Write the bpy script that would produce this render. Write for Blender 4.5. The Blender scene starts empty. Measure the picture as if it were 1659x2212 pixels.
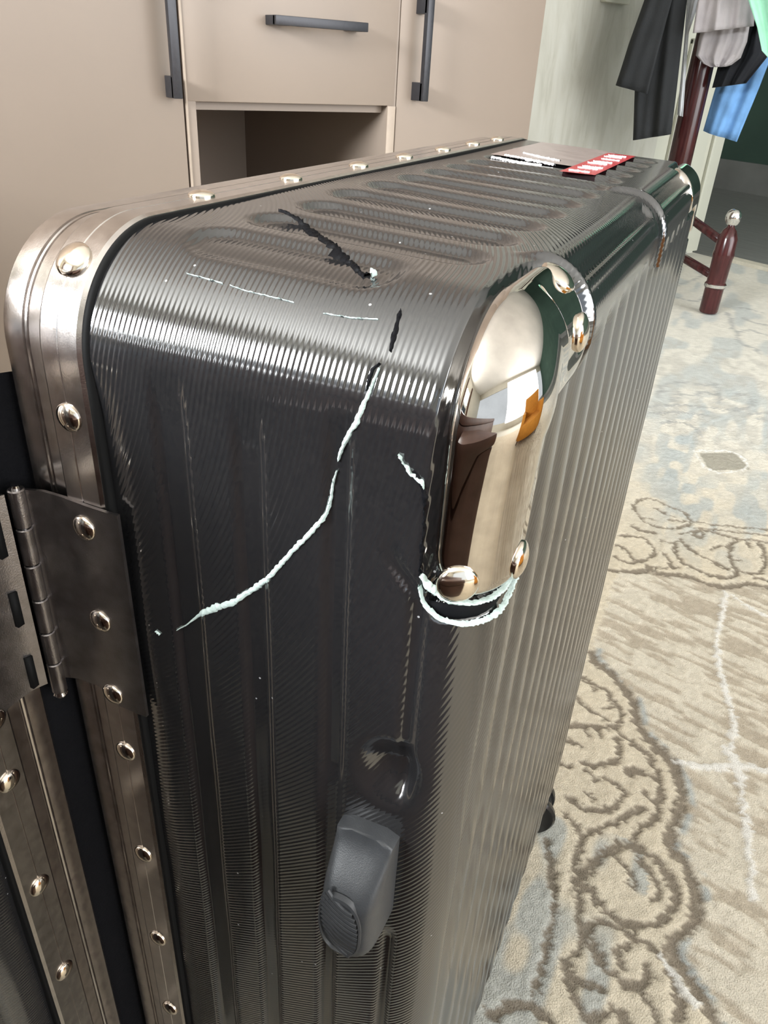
import bpy, bmesh, math, random
import numpy as np
from mathutils import Vector, Matrix

random.seed(4)
rng = np.random.RandomState(7)
scn = bpy.context.scene
COL = scn.collection
U = 0.04            # one modelling unit is four centimetres
FZ = -16.3          # floor height in modelling units; the camera sits at the origin of those units

RG = np.array([[.862, -.507, 0], [.507, .862, 0], [0, 0, 1]]); RG /= np.linalg.norm(RG, axis=1, keepdims=True)   # world axes run along the walls of the room
def W(p):
    q = RG @ np.array([p[0], p[1], p[2] - FZ], float) * U
    return Vector(q)

# ------------------------------------------------------------------ camera
PPX = np.array([829.5, 1106.0])
FPX = 1651.268
ROT = np.array([[0.90487218, 0.2563398, -0.33984739],
                [0.42249709, -0.44332273, 0.79054485],
                [0.05198604, -0.85892658, -0.50945322]])   # world axes in (right, down, forward)
cam = bpy.data.cameras.new('camera')
cam.sensor_fit = 'VERTICAL'
cam.sensor_height = 24.0
cam.lens = FPX / 2212.0 * 24.0
cam.clip_start = 0.01
cam.clip_end = 100
camo = bpy.data.objects.new('camera', cam)
COL.objects.link(camo)
right, down, fwd = RG @ ROT[:, 0], RG @ ROT[:, 1], RG @ ROT[:, 2]
M = Matrix(((right[0], -down[0], -fwd[0], 0), (right[1], -down[1], -fwd[1], 0), (right[2], -down[2], -fwd[2], 0), (0, 0, 0, 1)))
M.translation = W((0, 0, 0))
camo.matrix_world = M
scn.camera = camo

# ------------------------------------------------------------------ light and exposure
scn.view_settings.view_transform = 'Standard'
scn.view_settings.look = 'None'
scn.view_settings.gamma = 1.0
scn.view_settings.use_curve_mapping = False
scn.view_settings.exposure = 0.40
wd = bpy.data.worlds.new('daylight'); scn.world = wd
wd.use_nodes = True
wd.node_tree.nodes['Background'].inputs[0].default_value = (0.80, 0.90, 1.0, 1)
wd.node_tree.nodes['Background'].inputs[1].default_value = 1.0

cv = np.array([.507, .862, 0.0])      # direction along the cabinet wall
nv = np.array([.862, -.507, 0.0])     # out of the cabinet wall into the room
def K(c, n, z):
    return c * cv + n * nv + np.array([0, 0, z])

def area(name, pos, look, sx, sy, power, col=(1, 1, 1)):
    l = bpy.data.lights.new(name, 'AREA'); l.shape = 'RECTANGLE'; l.size = sx * U; l.size_y = sy * U
    l.energy = power; l.color = col
    o = bpy.data.objects.new(name, l); COL.objects.link(o)
    o.location = W(pos)
    d = Vector(RG @ np.array(look, float))
    o.rotation_euler = d.to_track_quat('-Z', 'Y').to_euler()
    o.location = W(pos)
    return o
# daylight entering through the window behind the photographer, plus an added fill lamp on the right
area('window_light', K(-62, -8, 22), tuple(cv), 26, 14, 175, (0.93, 0.97, 1.0))
area('added_fill_light', K(50, 66, 16), tuple(-nv), 90, 50, 135, (0.98, 0.99, 1.0))  # added fill without a known source, brightens the rug and doors

# ------------------------------------------------------------------ node materials
def newmat(name):
    m = bpy.data.materials.new(name); m.use_nodes = True
    nt = m.node_tree
    b = nt.nodes['Principled BSDF']
    return m, nt, b
def nd(nt, t, **k):
    n = nt.nodes.new(t)
    for a, v in k.items(): setattr(n, a, v)
    return n
def mathn(nt, op, a, b=None, c=None):
    n = nd(nt, 'ShaderNodeMath', operation=op)
    for i, v in enumerate((a, b, c)):
        if v is None: continue
        if isinstance(v, (int, float)): n.inputs[i].default_value = v
        else: nt.links.new(v, n.inputs[i])
    return n.outputs[0]
def ramp(nt, src, stops):
    r = nd(nt, 'ShaderNodeValToRGB')
    el = r.color_ramp.elements
    while len(el) < len(stops): el.new(0.5)
    for e, (p, c) in zip(el, stops):
        e.position = p; e.color = (c[0], c[1], c[2], 1)
    nt.links.new(src, r.inputs[0])
    return r.outputs[0]
def noise(nt, vec, scale, detail=3, rough=.5, dist=0):
    n = nd(nt, 'ShaderNodeTexNoise'); n.inputs['Scale'].default_value = scale
    n.inputs['Detail'].default_value = detail; n.inputs['Roughness'].default_value = rough
    n.inputs['Distortion'].default_value = dist
    if vec is not None: nt.links.new(vec, n.inputs['Vector'])
    return n.outputs['Fac']
def coords(nt, sc=(1, 1, 1), rot=(0, 0, 0)):
    tc = nd(nt, 'ShaderNodeTexCoord'); mp = nd(nt, 'ShaderNodeMapping')
    mp.inputs['Scale'].default_value = sc; mp.inputs['Rotation'].default_value = rot
    nt.links.new(tc.outputs['Object'], mp.inputs['Vector'])
    return mp.outputs['Vector']
def bump(nt, b, h, dist, strength=1.0):
    n = nd(nt, 'ShaderNodeBump'); n.inputs['Distance'].default_value = dist
    n.inputs['Strength'].default_value = strength
    nt.links.new(h, n.inputs['Height']); nt.links.new(n.outputs[0], b.inputs['Normal'])
    return n
def simple(name, col, rough=.5, metal=0.0, var=0.08, vscale=40, bmp=0.0, ior=1.45, coat=0.0, sc=(1, 1, 1), bscale=None, spec=.5):
    m, nt, b = newmat(name)
    v = coords(nt, sc)
    f = noise(nt, v, vscale)
    lo = [max(0, c * (1 - var)) for c in col]; hi = [min(1, c * (1 + var)) for c in col]
    nt.links.new(ramp(nt, f, [(.3, lo), (.7, hi)]), b.inputs['Base Color'])
    b.inputs['Roughness'].default_value = rough; b.inputs['Metallic'].default_value = metal
    b.inputs['IOR'].default_value = ior; b.inputs['Specular IOR Level'].default_value = spec; b.inputs['Coat Weight'].default_value = coat
    b.inputs['Coat Roughness'].default_value = .08
    if bmp: bump(nt, b, noise(nt, v, bscale or vscale * 4, 2), bmp)
    return m

def shell_mat():
    m, nt, b = newmat('shell_plastic')
    uv = nd(nt, 'ShaderNodeUVMap', uv_map='relief')
    sp = nd(nt, 'ShaderNodeSeparateXYZ'); nt.links.new(uv.outputs[0], sp.inputs[0])
    # fine turned lines, one every 1.4 mm
    s = mathn(nt, 'SINE', mathn(nt, 'MULTIPLY', sp.outputs[0], 2 * math.pi / 0.0375))
    h = mathn(nt, 'MULTIPLY', s, mathn(nt, 'MULTIPLY', sp.outputs[1], 0.5))
    bump(nt, b, h, 0.00007)
    v = coords(nt)
    f = noise(nt, v, 900, 1)
    vo = nd(nt, 'ShaderNodeTexVoronoi'); vo.inputs['Scale'].default_value = 170; nt.links.new(v, vo.inputs['Vector'])
    dots = mathn(nt, 'LESS_THAN', vo.outputs['Distance'], 0.06)
    sel = mathn(nt, 'GREATER_THAN', noise(nt, v, 24, 2), 0.56)
    dust = mathn(nt, 'MULTIPLY', dots, sel)
    mx = nd(nt, 'ShaderNodeMix', data_type='RGBA'); nt.links.new(dust, mx.inputs[0])
    nt.links.new(ramp(nt, f, [(.3, (.011, .011, .012)), (.7, (.015, .0145, .015))]), mx.inputs[6])
    mx.inputs[7].default_value = (.30, .30, .30, 1)
    nt.links.new(mx.outputs[2], b.inputs['Base Color'])
    b.inputs['Roughness'].default_value = .10
    b.inputs['IOR'].default_value = 2.1
    return m
def metal_mat(name, col, rough, aniso=False, bmp=0.0):
    m, nt, b = newmat(name)
    v = coords(nt, (8, 8, 8))
    f = noise(nt, v, 30, 4)
    lo = [c * .88 for c in col]; hi = [c * 1.08 for c in col]
    nt.links.new(ramp(nt, f, [(.3, lo), (.7, hi)]), b.inputs['Base Color'])
    b.inputs['Metallic'].default_value = 1; 
    r = mathn(nt, 'MULTIPLY_ADD', f, rough * .5, rough * .75)
    nt.links.new(r, b.inputs['Roughness'])
    if bmp: bump(nt, b, noise(nt, v, 260, 2), bmp)
    return m

MAT = {}
MAT['shell'] = shell_mat()
MAT['frame'] = metal_mat('gunmetal_aluminium', (.54, .50, .475), .23, bmp=.00002)
MAT['hinge'] = metal_mat('dark_hinge_steel', (.26, .24, .235), .33, bmp=.00008)
MAT['rivet'] = metal_mat('polished_rivet', (.78, .70, .60), .10)
MAT['chrome'] = metal_mat('polished_corner_metal', (.56, .52, .475), .03)
MAT['seal'] = simple('black_rubber', (.005, .005, .005), .7, spec=.15)
MAT['liner'] = simple('black_lining', (.005, .005, .006), .9, spec=.1, bmp=.0003, vscale=200)
MAT['foot'] = simple('grey_black_rubber', (.035, .037, .040), .42, bmp=.00006, vscale=300, bscale=2500)
MAT['crack_white'] = simple('stressed_white_plastic', (.50, .60, .565), .6, var=.12, vscale=500, bmp=.0002)
MAT['crack_dark'] = simple('open_crack_dark', (.003, .003, .004), .6, spec=.12)  # black stands in for the shade inside open cracks
MAT['caster'] = simple('black_caster_plastic', (.012, .013, .014), .22)
MAT['cabinet'] = simple('taupe_cabinet_board', (.275, .22, .178), .42, var=.02, vscale=6)
MAT['edge_band'] = simple('pale_edge_banding', (.40, .325, .26), .5)
MAT['handle'] = metal_mat('black_handle_metal', (.035, .035, .04), .35)
MAT['handle'].node_tree.nodes['Principled BSDF'].inputs['Metallic'].default_value = .4
MAT['wood'] = simple('mahogany_varnish', (.045, .012, .012), .18, var=.4, vscale=20, sc=(6, 6, .6))
MAT['steel'] = metal_mat('bright_steel', (.75, .74, .72), .12)
MAT['ceiling'] = simple('white_ceiling', (.78, .76, .72), .9, var=.01)
MAT['wall'] = simple('cream_wall', (.60, .58, .51), .85, var=.03, vscale=3)
MAT['dark_reflection_wall'] = simple('wall_darkened_for_reflection', (.028, .038, .055), .8, var=.05)  # wall colour darkened so the shell mirrors it nearly black
MAT['green_wall'] = simple('dark_green_wall', (.045, .085, .065), .85, var=.1, vscale=3)
MAT['hall_floor'] = simple('grey_laminate', (.19, .195, .185), .5, var=.12, vscale=6, sc=(1, 6, 1))
MAT['threshold'] = simple('pale_threshold', (.62, .58, .48), .5)
MAT['brown'] = simple('dark_brown_leather', (.085, .042, .032), .5, var=.2, vscale=12, bmp=.0008)
MAT['copper'] = simple('copper_brown_cloth', (.30, .11, .06), .8, var=.12, vscale=20, bmp=.0005)
MAT['orange'] = simple('orange_cloth', (.46, .19, .022), .8, var=.1, vscale=20)
MAT['red'] = simple('red_sticker_print', (.42, .02, .03), .22)
MAT['white_print'] = simple('white_sticker_print', (.85, .83, .84), .25)
MAT['curtain'] = simple('brown_curtain_cloth', (.10, .05, .035), .85, var=.1)

def grain_mat():
    m, nt, b = newmat('pale_grained_laminate')
    v = coords(nt, (5, 5, .9))
    f = noise(nt, v, 3.2, 6, .6, 1.4)
    nt.links.new(ramp(nt, f, [(.30, (.41, .40, .335)), (.5, (.50, .49, .425)), (.7, (.54, .535, .475))]), b.inputs['Base Color'])
    b.inputs['Roughness'].default_value = .45
    return m
MAT['grain'] = grain_mat()
MAT['door_paint'] = simple('ivory_door_paint', (.56, .56, .47), .45, var=.03, vscale=4)
def cloth(name, col, var=.12, sc=300, bmp=.0006, rough=.9):
    return simple(name, col, rough, var=var, vscale=14, bmp=bmp, bscale=sc)
MAT['cloth_black'] = cloth('black_suiting', (.022, .024, .026))
MAT['cloth_inky'] = cloth('inky_black_jersey', (.006, .007, .010))
MAT['cloth_white'] = cloth('white_cotton', (.66, .68, .70))
MAT['cloth_lilac'] = cloth('lilac_grey_cotton', (.42, .39, .40))
MAT['cloth_mint'] = cloth('mint_towelling', (.33, .66, .47))
MAT['denim'] = cloth('blue_denim', (.13, .28, .52), var=.25)

# ------------------------------------------------------------------ mesh helpers
ROOTLOC = {}
def link(o, parent, loc):
    COL.objects.link(o)
    o.location = loc
    if parent is not None: o.parent = parent
def root(name, p, label, cat, group=None):
    o = bpy.data.objects.new(name, None); o.empty_display_size = .05
    COL.objects.link(o); o.location = W(p)
    ROOTLOC[o.name] = W(p)
    o['label'] = label; o['category'] = cat
    if group: o['group'] = group
    return o
def rloc(o):
    while o.parent is not None: o = o.parent
    return ROOTLOC.get(o.name, Vector((0, 0, 0)))
def add(name, V, F, mat, parent=None, uv=None, smooth=True, sharp=None, recalc=False, label=None, cat=None, kind=None, attr=None, group=None):
    V = np.asarray(V, float)
    Rm = None; off = rloc(parent) if parent is not None else Vector((0, 0, 0))
    X = V * U; X[:, 2] -= FZ * U; X = X @ RG.T
    X = X - np.array(off)
    me = bpy.data.meshes.new(name)
    me.from_pydata(X.tolist(), [], [tuple(int(i) for i in f) for f in F])
    me.update()
    if uv is not None:
        lay = me.uv_layers.new(name='relief')
        li = np.empty(len(me.loops), dtype=np.int32); me.loops.foreach_get('vertex_index', li)
        lay.data.foreach_set('uv', np.asarray(uv, float)[li].ravel())
    if attr is not None:
        a = me.color_attributes.new(name='pile', type='FLOAT_COLOR', domain='POINT')
        a.data.foreach_set('color', np.asarray(attr, float).ravel())
    if recalc or sharp is not None:
        bm = bmesh.new(); bm.from_mesh(me)
        if recalc: bmesh.ops.recalc_face_normals(bm, faces=bm.faces)
        if sharp is not None:
            th = math.radians(sharp)
            for e in bm.edges:
                if len(e.link_faces) == 2 and e.calc_face_angle(0) > th: e.smooth = False
        bm.to_mesh(me); bm.free()
    me.polygons.foreach_set('use_smooth', [smooth] * len(me.polygons))
    me.materials.append(mat)
    o = bpy.data.objects.new(name, me)
    link(o, parent, Vector((0, 0, 0)))
    if parent is None: ROOTLOC[o.name] = Vector((0, 0, 0))
    if label: o['label'] = label
    if cat: o['category'] = cat
    if kind: o['kind'] = kind
    if group: o['group'] = group
    return o
def put(name, me, parent, p, Rm, scale=1.0):
    """a copy of a small mesh (in metres) at modelling position p with 3x3 rotation Rm"""
    o = bpy.data.objects.new(name, me); COL.objects.link(o); o.parent = parent
    Rm = RG @ np.array(Rm, float)
    Mx = Matrix([[float(Rm[i][j]) * scale for j in range(3)] + [0] for i in range(3)] + [[0, 0, 0, 1]])
    Mx.translation = W(p) - rloc(parent)
    o.matrix_local = Mx
    return o
def frame_from_normal(n, up=(0, 0, 1)):
    n = np.array(n, float); n /= np.linalg.norm(n)
    a = np.cross(up, n)
    if np.linalg.norm(a) < 1e-4: a = np.cross((1, 0, 0), n)
    a /= np.linalg.norm(a); b = np.cross(n, a)
    return np.column_stack([a, b, n])
def gridfaces(nu, nw, closed_u=False, flip=False):
    F = []
    for i in range(nu if closed_u else nu - 1):
        i2 = (i + 1) % nu
        for j in range(nw - 1):
            q = (i * nw + j, i2 * nw + j, i2 * nw + j + 1, i * nw + j + 1)
            F.append(q[::-1] if flip else q)
    return F
class MB:
    def __init__(s): s.V = []; s.F = []
    def addm(s, V, F):
        o = len(s.V); s.V += [list(v) for v in V]; s.F += [tuple(i + o for i in f) for f in F]
    def box(s, a, b, T=None, bev=0.0):
        (x0, y0, z0), (x1, y1, z1) = a, b
        bm = bmesh.new()
        vs = [bm.verts.new(v) for v in ((x0, y0, z0), (x1, y0, z0), (x1, y1, z0), (x0, y1, z0), (x0, y0, z1), (x1, y0, z1), (x1, y1, z1), (x0, y1, z1))]
        for f in ((0, 3, 2, 1), (4, 5, 6, 7), (0, 1, 5, 4), (1, 2, 6, 5), (2, 3, 7, 6), (3, 0, 4, 7)): bm.faces.new([vs[i] for i in f])
        if bev: bmesh.ops.bevel(bm, geom=bm.edges[:], offset=bev, segments=2, profile=.6, affect='EDGES')
        bm.verts.index_update()
        V = [tuple(v.co) for v in bm.verts]; F = [[v.index for v in f.verts] for f in bm.faces]
        bm.free()
        if T is not None: V = [T(*v) for v in V]
        s.addm(V, F)
    def lathe(s, p, axis, prof, n=20):
        """prof = list of (radius, distance along axis)"""
        Rm = frame_from_normal(axis, (0.0, 1.0, 0.02)); V = []
        for r, h in prof:
            for k in range(n):
                a = 2 * math.pi * k / n
                V.append(np.array(p) + Rm @ np.array([r * math.cos(a), r * math.sin(a), h]))
        F = []
        for i in range(len(prof) - 1):
            for k in range(n):
                k2 = (k + 1) % n
                F.append((i * n + k, i * n + k2, (i + 1) * n + k2, (i + 1) * n + k))
        F.append(tuple(range(n))[::-1]); F.append(tuple((len(prof) - 1) * n + k for k in range(n)))
        s.addm(V, F)
    def tube(s, pts, r, n=10):
        pts = [np.array(p, float) for p in pts]; V = []
        for i, p in enumerate(pts):
            d = pts[min(i + 1, len(pts) - 1)] - pts[max(i - 1, 0)]
            Rm = frame_from_normal(d, (0.01, .02, 1)); rr = r[i] if isinstance(r, (list, tuple)) else r
            for k in range(n):
                a = 2 * math.pi * k / n
                V.append(p + Rm @ np.array([rr * math.cos(a), rr * math.sin(a), 0]))
        F = []
        for i in range(len(pts) - 1):
            for k in range(n):
                k2 = (k + 1) % n
                F.append((i * n + k, i * n + k2, (i + 1) * n + k2, (i + 1) * n + k))
        F.append(tuple(range(n))[::-1]); F.append(tuple((len(pts) - 1) * n + k for k in range(n)))
        s.addm(V, F)
    def build(s, name, mat, parent=None, **k):
        k.setdefault('sharp', 35); k.setdefault('recalc', True)
        return add(name, s.V, s.F, mat, parent, **k)
def ss(a, b, v):
    t = np.clip((v - a) / (b - a), 0, 1); return t * t * (3 - 2 * t)
def band(v, a, b, w):
    return ss(a - w, a + w, v) * (1 - ss(b - w, b + w, v))
#@@GEO
# ------------------------------------------------------------------ the suitcase surface: a depth profile swept round a rounded rectangle
XF, XB, R2, RC, DRAFT = -3.72, -0.85, 0.42, 0.8, 0.04
YF, YB, ZT, ZB = 3.5, 14.0, -1.0, -15.2
L1 = XB - R2 - XF
LA = L1 + R2 * math.pi / 2
SMAX = LA + (RC - DRAFT * L1 - R2)
LC = RC * math.pi / 2
LF = (ZT - RC) - (ZB + RC)          # straight length of the narrow side
LT = (YB - RC) - (YF + RC)
TC1 = LF; TT = LF + LC; TC2 = TT + LT; TB = TC2 + LC; TC3 = TB + LF; TBO = TC3 + LC; TC4 = TBO + LT; TEND = TC4 + LC
def profile(s):
    s = np.asarray(s, float)
    phi = np.clip((s - L1) / R2, 0, math.pi / 2)
    x = np.where(s < L1, XF + s, XB - R2 + R2 * np.sin(phi))
    ins = np.where(s < L1, DRAFT * s, DRAFT * L1 + R2 * (1 - np.cos(phi)) + np.maximum(0, s - LA))
    nx = np.where(s < L1, DRAFT, np.sin(phi)); no = np.where(s < L1, 1.0, np.cos(phi))
    return x, ins, nx, no
def outline(t, ins):
    """returns y, z and the outward direction (oy, oz)"""
    t = np.asarray(t, float) % TEND
    ins = np.broadcast_to(ins, t.shape)
    y = np.zeros_like(t); z = np.zeros_like(t); oy = np.zeros_like(t); oz = np.zeros_like(t)
    r = RC - ins
    def seg(m, yy, zz, a, b): y[m] = yy[m] if hasattr(yy, 'shape') else yy; z[m] = zz[m] if hasattr(zz, 'shape') else zz; oy[m] = a; oz[m] = b
    m = t <= TC1; seg(m, YF + ins, ZB + RC + t, -1, 0)
    m = (t > TT) & (t <= TC2); seg(m, YF + RC + (t - TT), ZT - ins, 0, 1)
    m = (t > TB) & (t <= TC3); seg(m, YB - ins, ZT - RC - (t - TB), 1, 0)
    m = (t > TBO) & (t <= TC4); seg(m, YB - RC - (t - TBO), ZB + ins, 0, -1)
    for a0, a1, cy, cz, th0 in ((TC1, TT, YF + RC, ZT - RC, math.pi), (TC2, TB, YB - RC, ZT - RC, math.pi / 2), (TC3, TBO, YB - RC, ZB + RC, 0.0), (TC4, TEND, YF + RC, ZB + RC, -math.pi / 2)):
        m = (t > a0) & (t <= a1)
        th = th0 - (t[m] - a0) / LC * math.pi / 2
        oy[m] = np.cos(th); oz[m] = np.sin(th)
        y[m] = cy + r[m] * oy[m]; z[m] = cz + r[m] * oz[m]
    return y, z, oy, oz
def rrect(t, s, t0, t1, s0, s1, r):
    cx, cy = (t0 + t1) / 2, (s0 + s1) / 2
    qx = np.abs(t - cx) - (t1 - t0) / 2 + r; qy = np.abs(s - cy) - (s1 - s0) / 2 + r
    return np.hypot(np.maximum(qx, 0), np.maximum(qy, 0)) + np.minimum(np.maximum(qx, qy), 0) - r
PROT = (11.57, 14.76, 2.50, 3.36)          # corner guard patch in (t, s)
PROT2 = (TC2 - 1.0, TB + .35, 2.50, 3.30)
FRONT_GROOVES = ((-3.17, -2.93), (-2.57, -2.37), (-1.93, -1.77), (-1.33, -1.22))
def groove_mask(k, x, z):
    a, b = FRONT_GROOVES[k]; zt = -1.85 - .09 * (k == 1) + (-0.75 if k == 3 else 0)
    xs = x + .22 * ss(-2.95, -2.55, z) if k == 3 else x
    g = band(xs, a, b, .028) * (1 - ss(zt - .25, zt + .2, z))
    if k >= 2: g = g * (1 - band(z, -6.45, -4.75, .12) * (1.0 if k == 3 else .55))
    return g
def disp(t, s, x, y, z, nx, oy, oz):
    d = np.zeros_like(x)
    wx = nx
    # narrow side: long upright grooves
    wf = np.clip(-oy, 0, 1) * (1 - wx)
    for k in range(4): d -= .045 * groove_mask(k, x, z) * wf
    d -= .05 * (1 - ss(-3.72, -3.38, x)) * wf * (1 - ss(-2.2, -1.7, z))
    # pressed dish above and around the rubber foot
    d -= .165 * (1 - ss(.1, 1.15, np.hypot((x + 1.38) / .27, (z + 4.52) / .36))) * wf
    # top: rows of rounded pressed panels
    wt = np.clip(oz, 0, 1) * (1 - wx)
    for k in range(13):
        yc = 4.22 + .70 * k
        if yc > 13.3: break
        xr = -1.50 if k else -1.78
        xl = -3.28 if k < 3 else -3.38
        sd = rrect(y, x, yc - .255, yc + .255, xl, xr, .24)
        d -= .055 * (1 - ss(-.10, .03, sd)) * wt
    # broad face: upright ribs
    per = .583
    c = .5 + .5 * np.cos(2 * math.pi * (y - 4.37) / per)
    c = 1 - (1 - c) ** 1.6
    env = ss(.80, 1.0, wx) * (1 - ss(-1.82, -1.58, z)) * ss(3.9, 4.15, y) * (1 - ss(13.3, 13.6, y)) * ss(-14.9, -14.6, z)
    d -= .055 * (1 - c) * env
    # channels pressed along the top edge
    phi = (s - L1) / R2
    for a, b in ((5.5, 8.75), (9.4, 12.5)):
        d -= .05 * band(phi, .48, .88, .07) * band(y, a, b, .06) * np.clip(oz, 0, 1)
        d -= .03 * band(phi, 1.08, 1.25, .05) * band(y, a, b, .06) * np.clip(oz, 0, 1)
    # beads running over the edge
    for yb, s0, s1 in ((5.28, 2.40, 3.48), (9.08, 2.2, 3.6)):
        tb = TT + (yb - YF - RC)
        d += .06 * np.exp(-((t - tb) / .055) ** 2) * band(s, s0, s1, .16)
    # seats of the metal corner guards
    for pr in (PROT, PROT2):
        sd = rrect(t, s, pr[0] - .07, pr[1] + .05, pr[2] - .05, pr[3] + .03, .28)
        d -= .075 * (1 - ss(-.045, .015, sd))
    # split below the near guard
    sd = rrect(t, s, 11.40, 11.66, 2.50, 3.30, .10)
    d -= .16 * (1 - ss(-.05, .02, sd))
    # soft waviness of the old shell
    d += .008 * np.sin(2.1 * x + 1.3 * z + 1) * np.sin(1.7 * z - .9 * y)
    return d
def surf(t, s, off=0.0, relief=True):
    t = np.asarray(t, float); s = np.asarray(s, float)
    t, s = np.broadcast_arrays(t, s)
    x, ins, nx, no = profile(s)
    y, z, oy, oz = outline(t, ins)
    n = np.stack([nx, oy * no, oz * no], -1)
    n /= np.linalg.norm(n, axis=-1, keepdims=True)
    P = np.stack([x, y, z], -1)
    d = disp(t % TEND, s, x, y, z, nx, oy, oz) if relief else 0 * x
    return P + n * (d + off)[..., None], n
#@@END
def lidmap(P):
    """closed lid is the mirror image of the base; here it is swung open about the hinge pin"""
    P = np.asarray(P, float); x = -8.82 - P[..., 0]
    px, py = -4.38, 3.36
    dx, dy = x - px, P[..., 1] - py
    a = math.radians(90)
    return np.stack([px + dx * math.cos(a) - dy * math.sin(a), py + dx * math.sin(a) + dy * math.cos(a), P[..., 2]], -1)
def lidrot(Rm):
    A = np.array([[-1, 0, 0], [0, 1, 0], [0, 0, 1.0]]); B = np.array([[0, -1, 0], [1, 0, 0], [0, 0, 1.0]])
    C_ = B @ A @ Rm
    C_[:, 0] *= -1          # keep it a rotation
    return C_
def lin(a, b, st): 
    n = max(1, int(round(abs(b - a) / st))); return list(np.linspace(a, b, n + 1)[:-1])
def build_shell(name, parent, lid=False, fine=1.0):
    if lid:
        zl = lin(0, LF, .09); yl = lin(TT, TC2, .09)
    else:
        zl = lin(0, 5.4, .12) + lin(5.4, LF, .026); yl = lin(TT, TT + 5.0, .03) + lin(TT + 5.0, TC2, .05)
    ts = zl + lin(TC1, TT, .032) + yl + lin(TC2, TB, .06) + [TB + LF - v for v in reversed(zl + [LF])][:-1] + lin(TC3, TBO, .15) + [TBO + LT - (v - TT) for v in reversed(yl + [TC2])][:-1] + lin(TC4, TEND, .15)
    ts = np.array(ts)
    sv = np.array(lin(0, L1, .026 if not lid else .05) + lin(L1, LA, .026 if not lid else .06) + lin(LA, SMAX, .05) + [SMAX])
    Tg, Sg = np.meshgrid(ts, sv, indexing='ij')
    P, n = surf(Tg, Sg)
    tm = (TC1 + TT) / 2
    tt = np.where(Tg > (TB + TC3) / 2, 0, Tg)
    D = np.hypot(Sg + 2.3, tt - tm)
    V = P.reshape(-1, 3); amp = 1 - .72 * ss(L1, LA, Sg)
    amp = amp * (1 - .35 * (1 - ss(-2.6, -1.7, P[..., 2])) * (P[..., 1] < 4.0)) * (1 + 1.5 * (1 - ss(-6.5, -3.0, P[..., 2])))
    amp = amp * (1 - .7 * (1 - ss(.9, 1.4, np.hypot((P[..., 0] + 1.40) / .30, (P[..., 2] + 4.46) / .42))) * (P[..., 1] < 4.2))
    for k in range(4): amp = amp * (1 - .95 * groove_mask(k, P[..., 0], P[..., 2]) * (P[..., 1] < 4.2))
    uv = np.stack([D.ravel(), amp.ravel()], -1)
    F = gridfaces(len(ts), len(sv), closed_u=True)
    # broad face interior
    zz = np.array(zl + [LF]) + ZB + RC; yy = np.array(yl + [TC2]) - TT + YF + RC
    Yg, Zg = np.meshgrid(yy, zz, indexing='ij')
    X = np.full_like(Yg, XB)
    one = np.ones_like(Yg)
    d = disp(np.zeros_like(Yg) - 50, one * 50, X, Yg, Zg, one, one * 0, one * 0)
    V2 = np.stack([X + d, Yg, Zg], -1).reshape(-1, 3)
    sdev = SMAX + (Yg - YF - RC)
    D2 = np.hypot(sdev + 2.3, (Zg - ZB - RC) - tm)
    F2 = gridfaces(len(yy), len(zz), flip=True)
    o = len(V)
    V = np.vstack([V, V2]); uv = np.vstack([uv, np.stack([D2.ravel(), 0 * Yg.ravel() + .25], -1)])
    F = F + [tuple(i + o for i in f) for f in F2]
    if lid: V = lidmap(V)
    ob = add(name, V, F, MAT['shell'], parent, uv=uv)
    return ob
def sweep(prof, ts):
    V = []
    for (x, h) in prof:
        y, z, oy, oz = outline(ts, np.full(len(ts), -h))
        V.append(np.stack([np.full(len(ts), x), y, z], -1))
    V = np.stack(V, 1)    # t, profile
    return V.reshape(-1, 3), gridfaces(len(ts), len(prof), closed_u=True)
RING = np.array(lin(0, TC1, .6) + lin(TC1, TT, .05) + lin(TT, TC2, .6) + lin(TC2, TB, .08) + lin(TB, TC3, .9) + lin(TC3, TBO, .12) + lin(TBO, TC4, .9) + lin(TC4, TEND, .12))

# ------------------------------------------------------------------ the room
def quad_wall(name, a, b, th, z0, z1, mat, **k):
    """an upright slab from plan point a to b (both (c, n)), th thick towards the outside"""
    pa, pb = K(a[0], a[1], 0), K(b[0], b[1], 0)
    d = (pb - pa) / np.linalg.norm(pb - pa); o = np.array([d[1], -d[0], 0]) * th
    m = MB(); L = np.linalg.norm(pb - pa)
    m.box((0, 0, z0), (L, 1, z1), T=lambda x, y, z: tuple(pa + d * x + o * y + np.array([0, 0, z])))
    ob = m.build(name, mat, kind='structure', smooth=False)
    return ob
def slab(name, c0, c1, n0, n1, z0, z1, mat, kind='structure', parent=None, **k):
    m = MB(); m.box((c0, n0, z0), (c1, n1, z1), T=lambda x, y, z: tuple(K(x, y, z)))
    return m.build(name, mat, parent, kind=kind, smooth=False, **k)
ZC = 46.0
slab('floor', -64, 78.5, -53, 70, FZ - 3, FZ - .35, MAT['wall'])
slab('floor_hall', 78.5, 134, -103, 70, FZ - 3, FZ - .25, MAT['hall_floor'])
slab('ceiling', -64, 134, -103, 70, ZC, ZC + 3, MAT['ceiling'])
slab('wall_left', -64, 48.4, -54, -51.2, FZ - 1, ZC, MAT['wall'])
slab('wall_left_hall', 78.4, 134, -104, -101.2, FZ - 1, ZC, MAT['wall'])
slab('wall_hall_side', 77.4, 78.4, -104, -52.2, FZ - 1, ZC, MAT['wall'])
slab('wall_far', 132, 135, -104, 70, FZ - 1, ZC, MAT['green_wall'])
slab('baseboard_far', 131.3, 132.05, -101, 68, FZ - .3, FZ + 4.4, MAT['hall_floor'])
slab('wall_back', -67, -64, -54, -23, FZ - 1, ZC, MAT['wall'])
slab('wall_back_right', -67, -64, 7, 70, FZ - 1, ZC, MAT['wall'])
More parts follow.
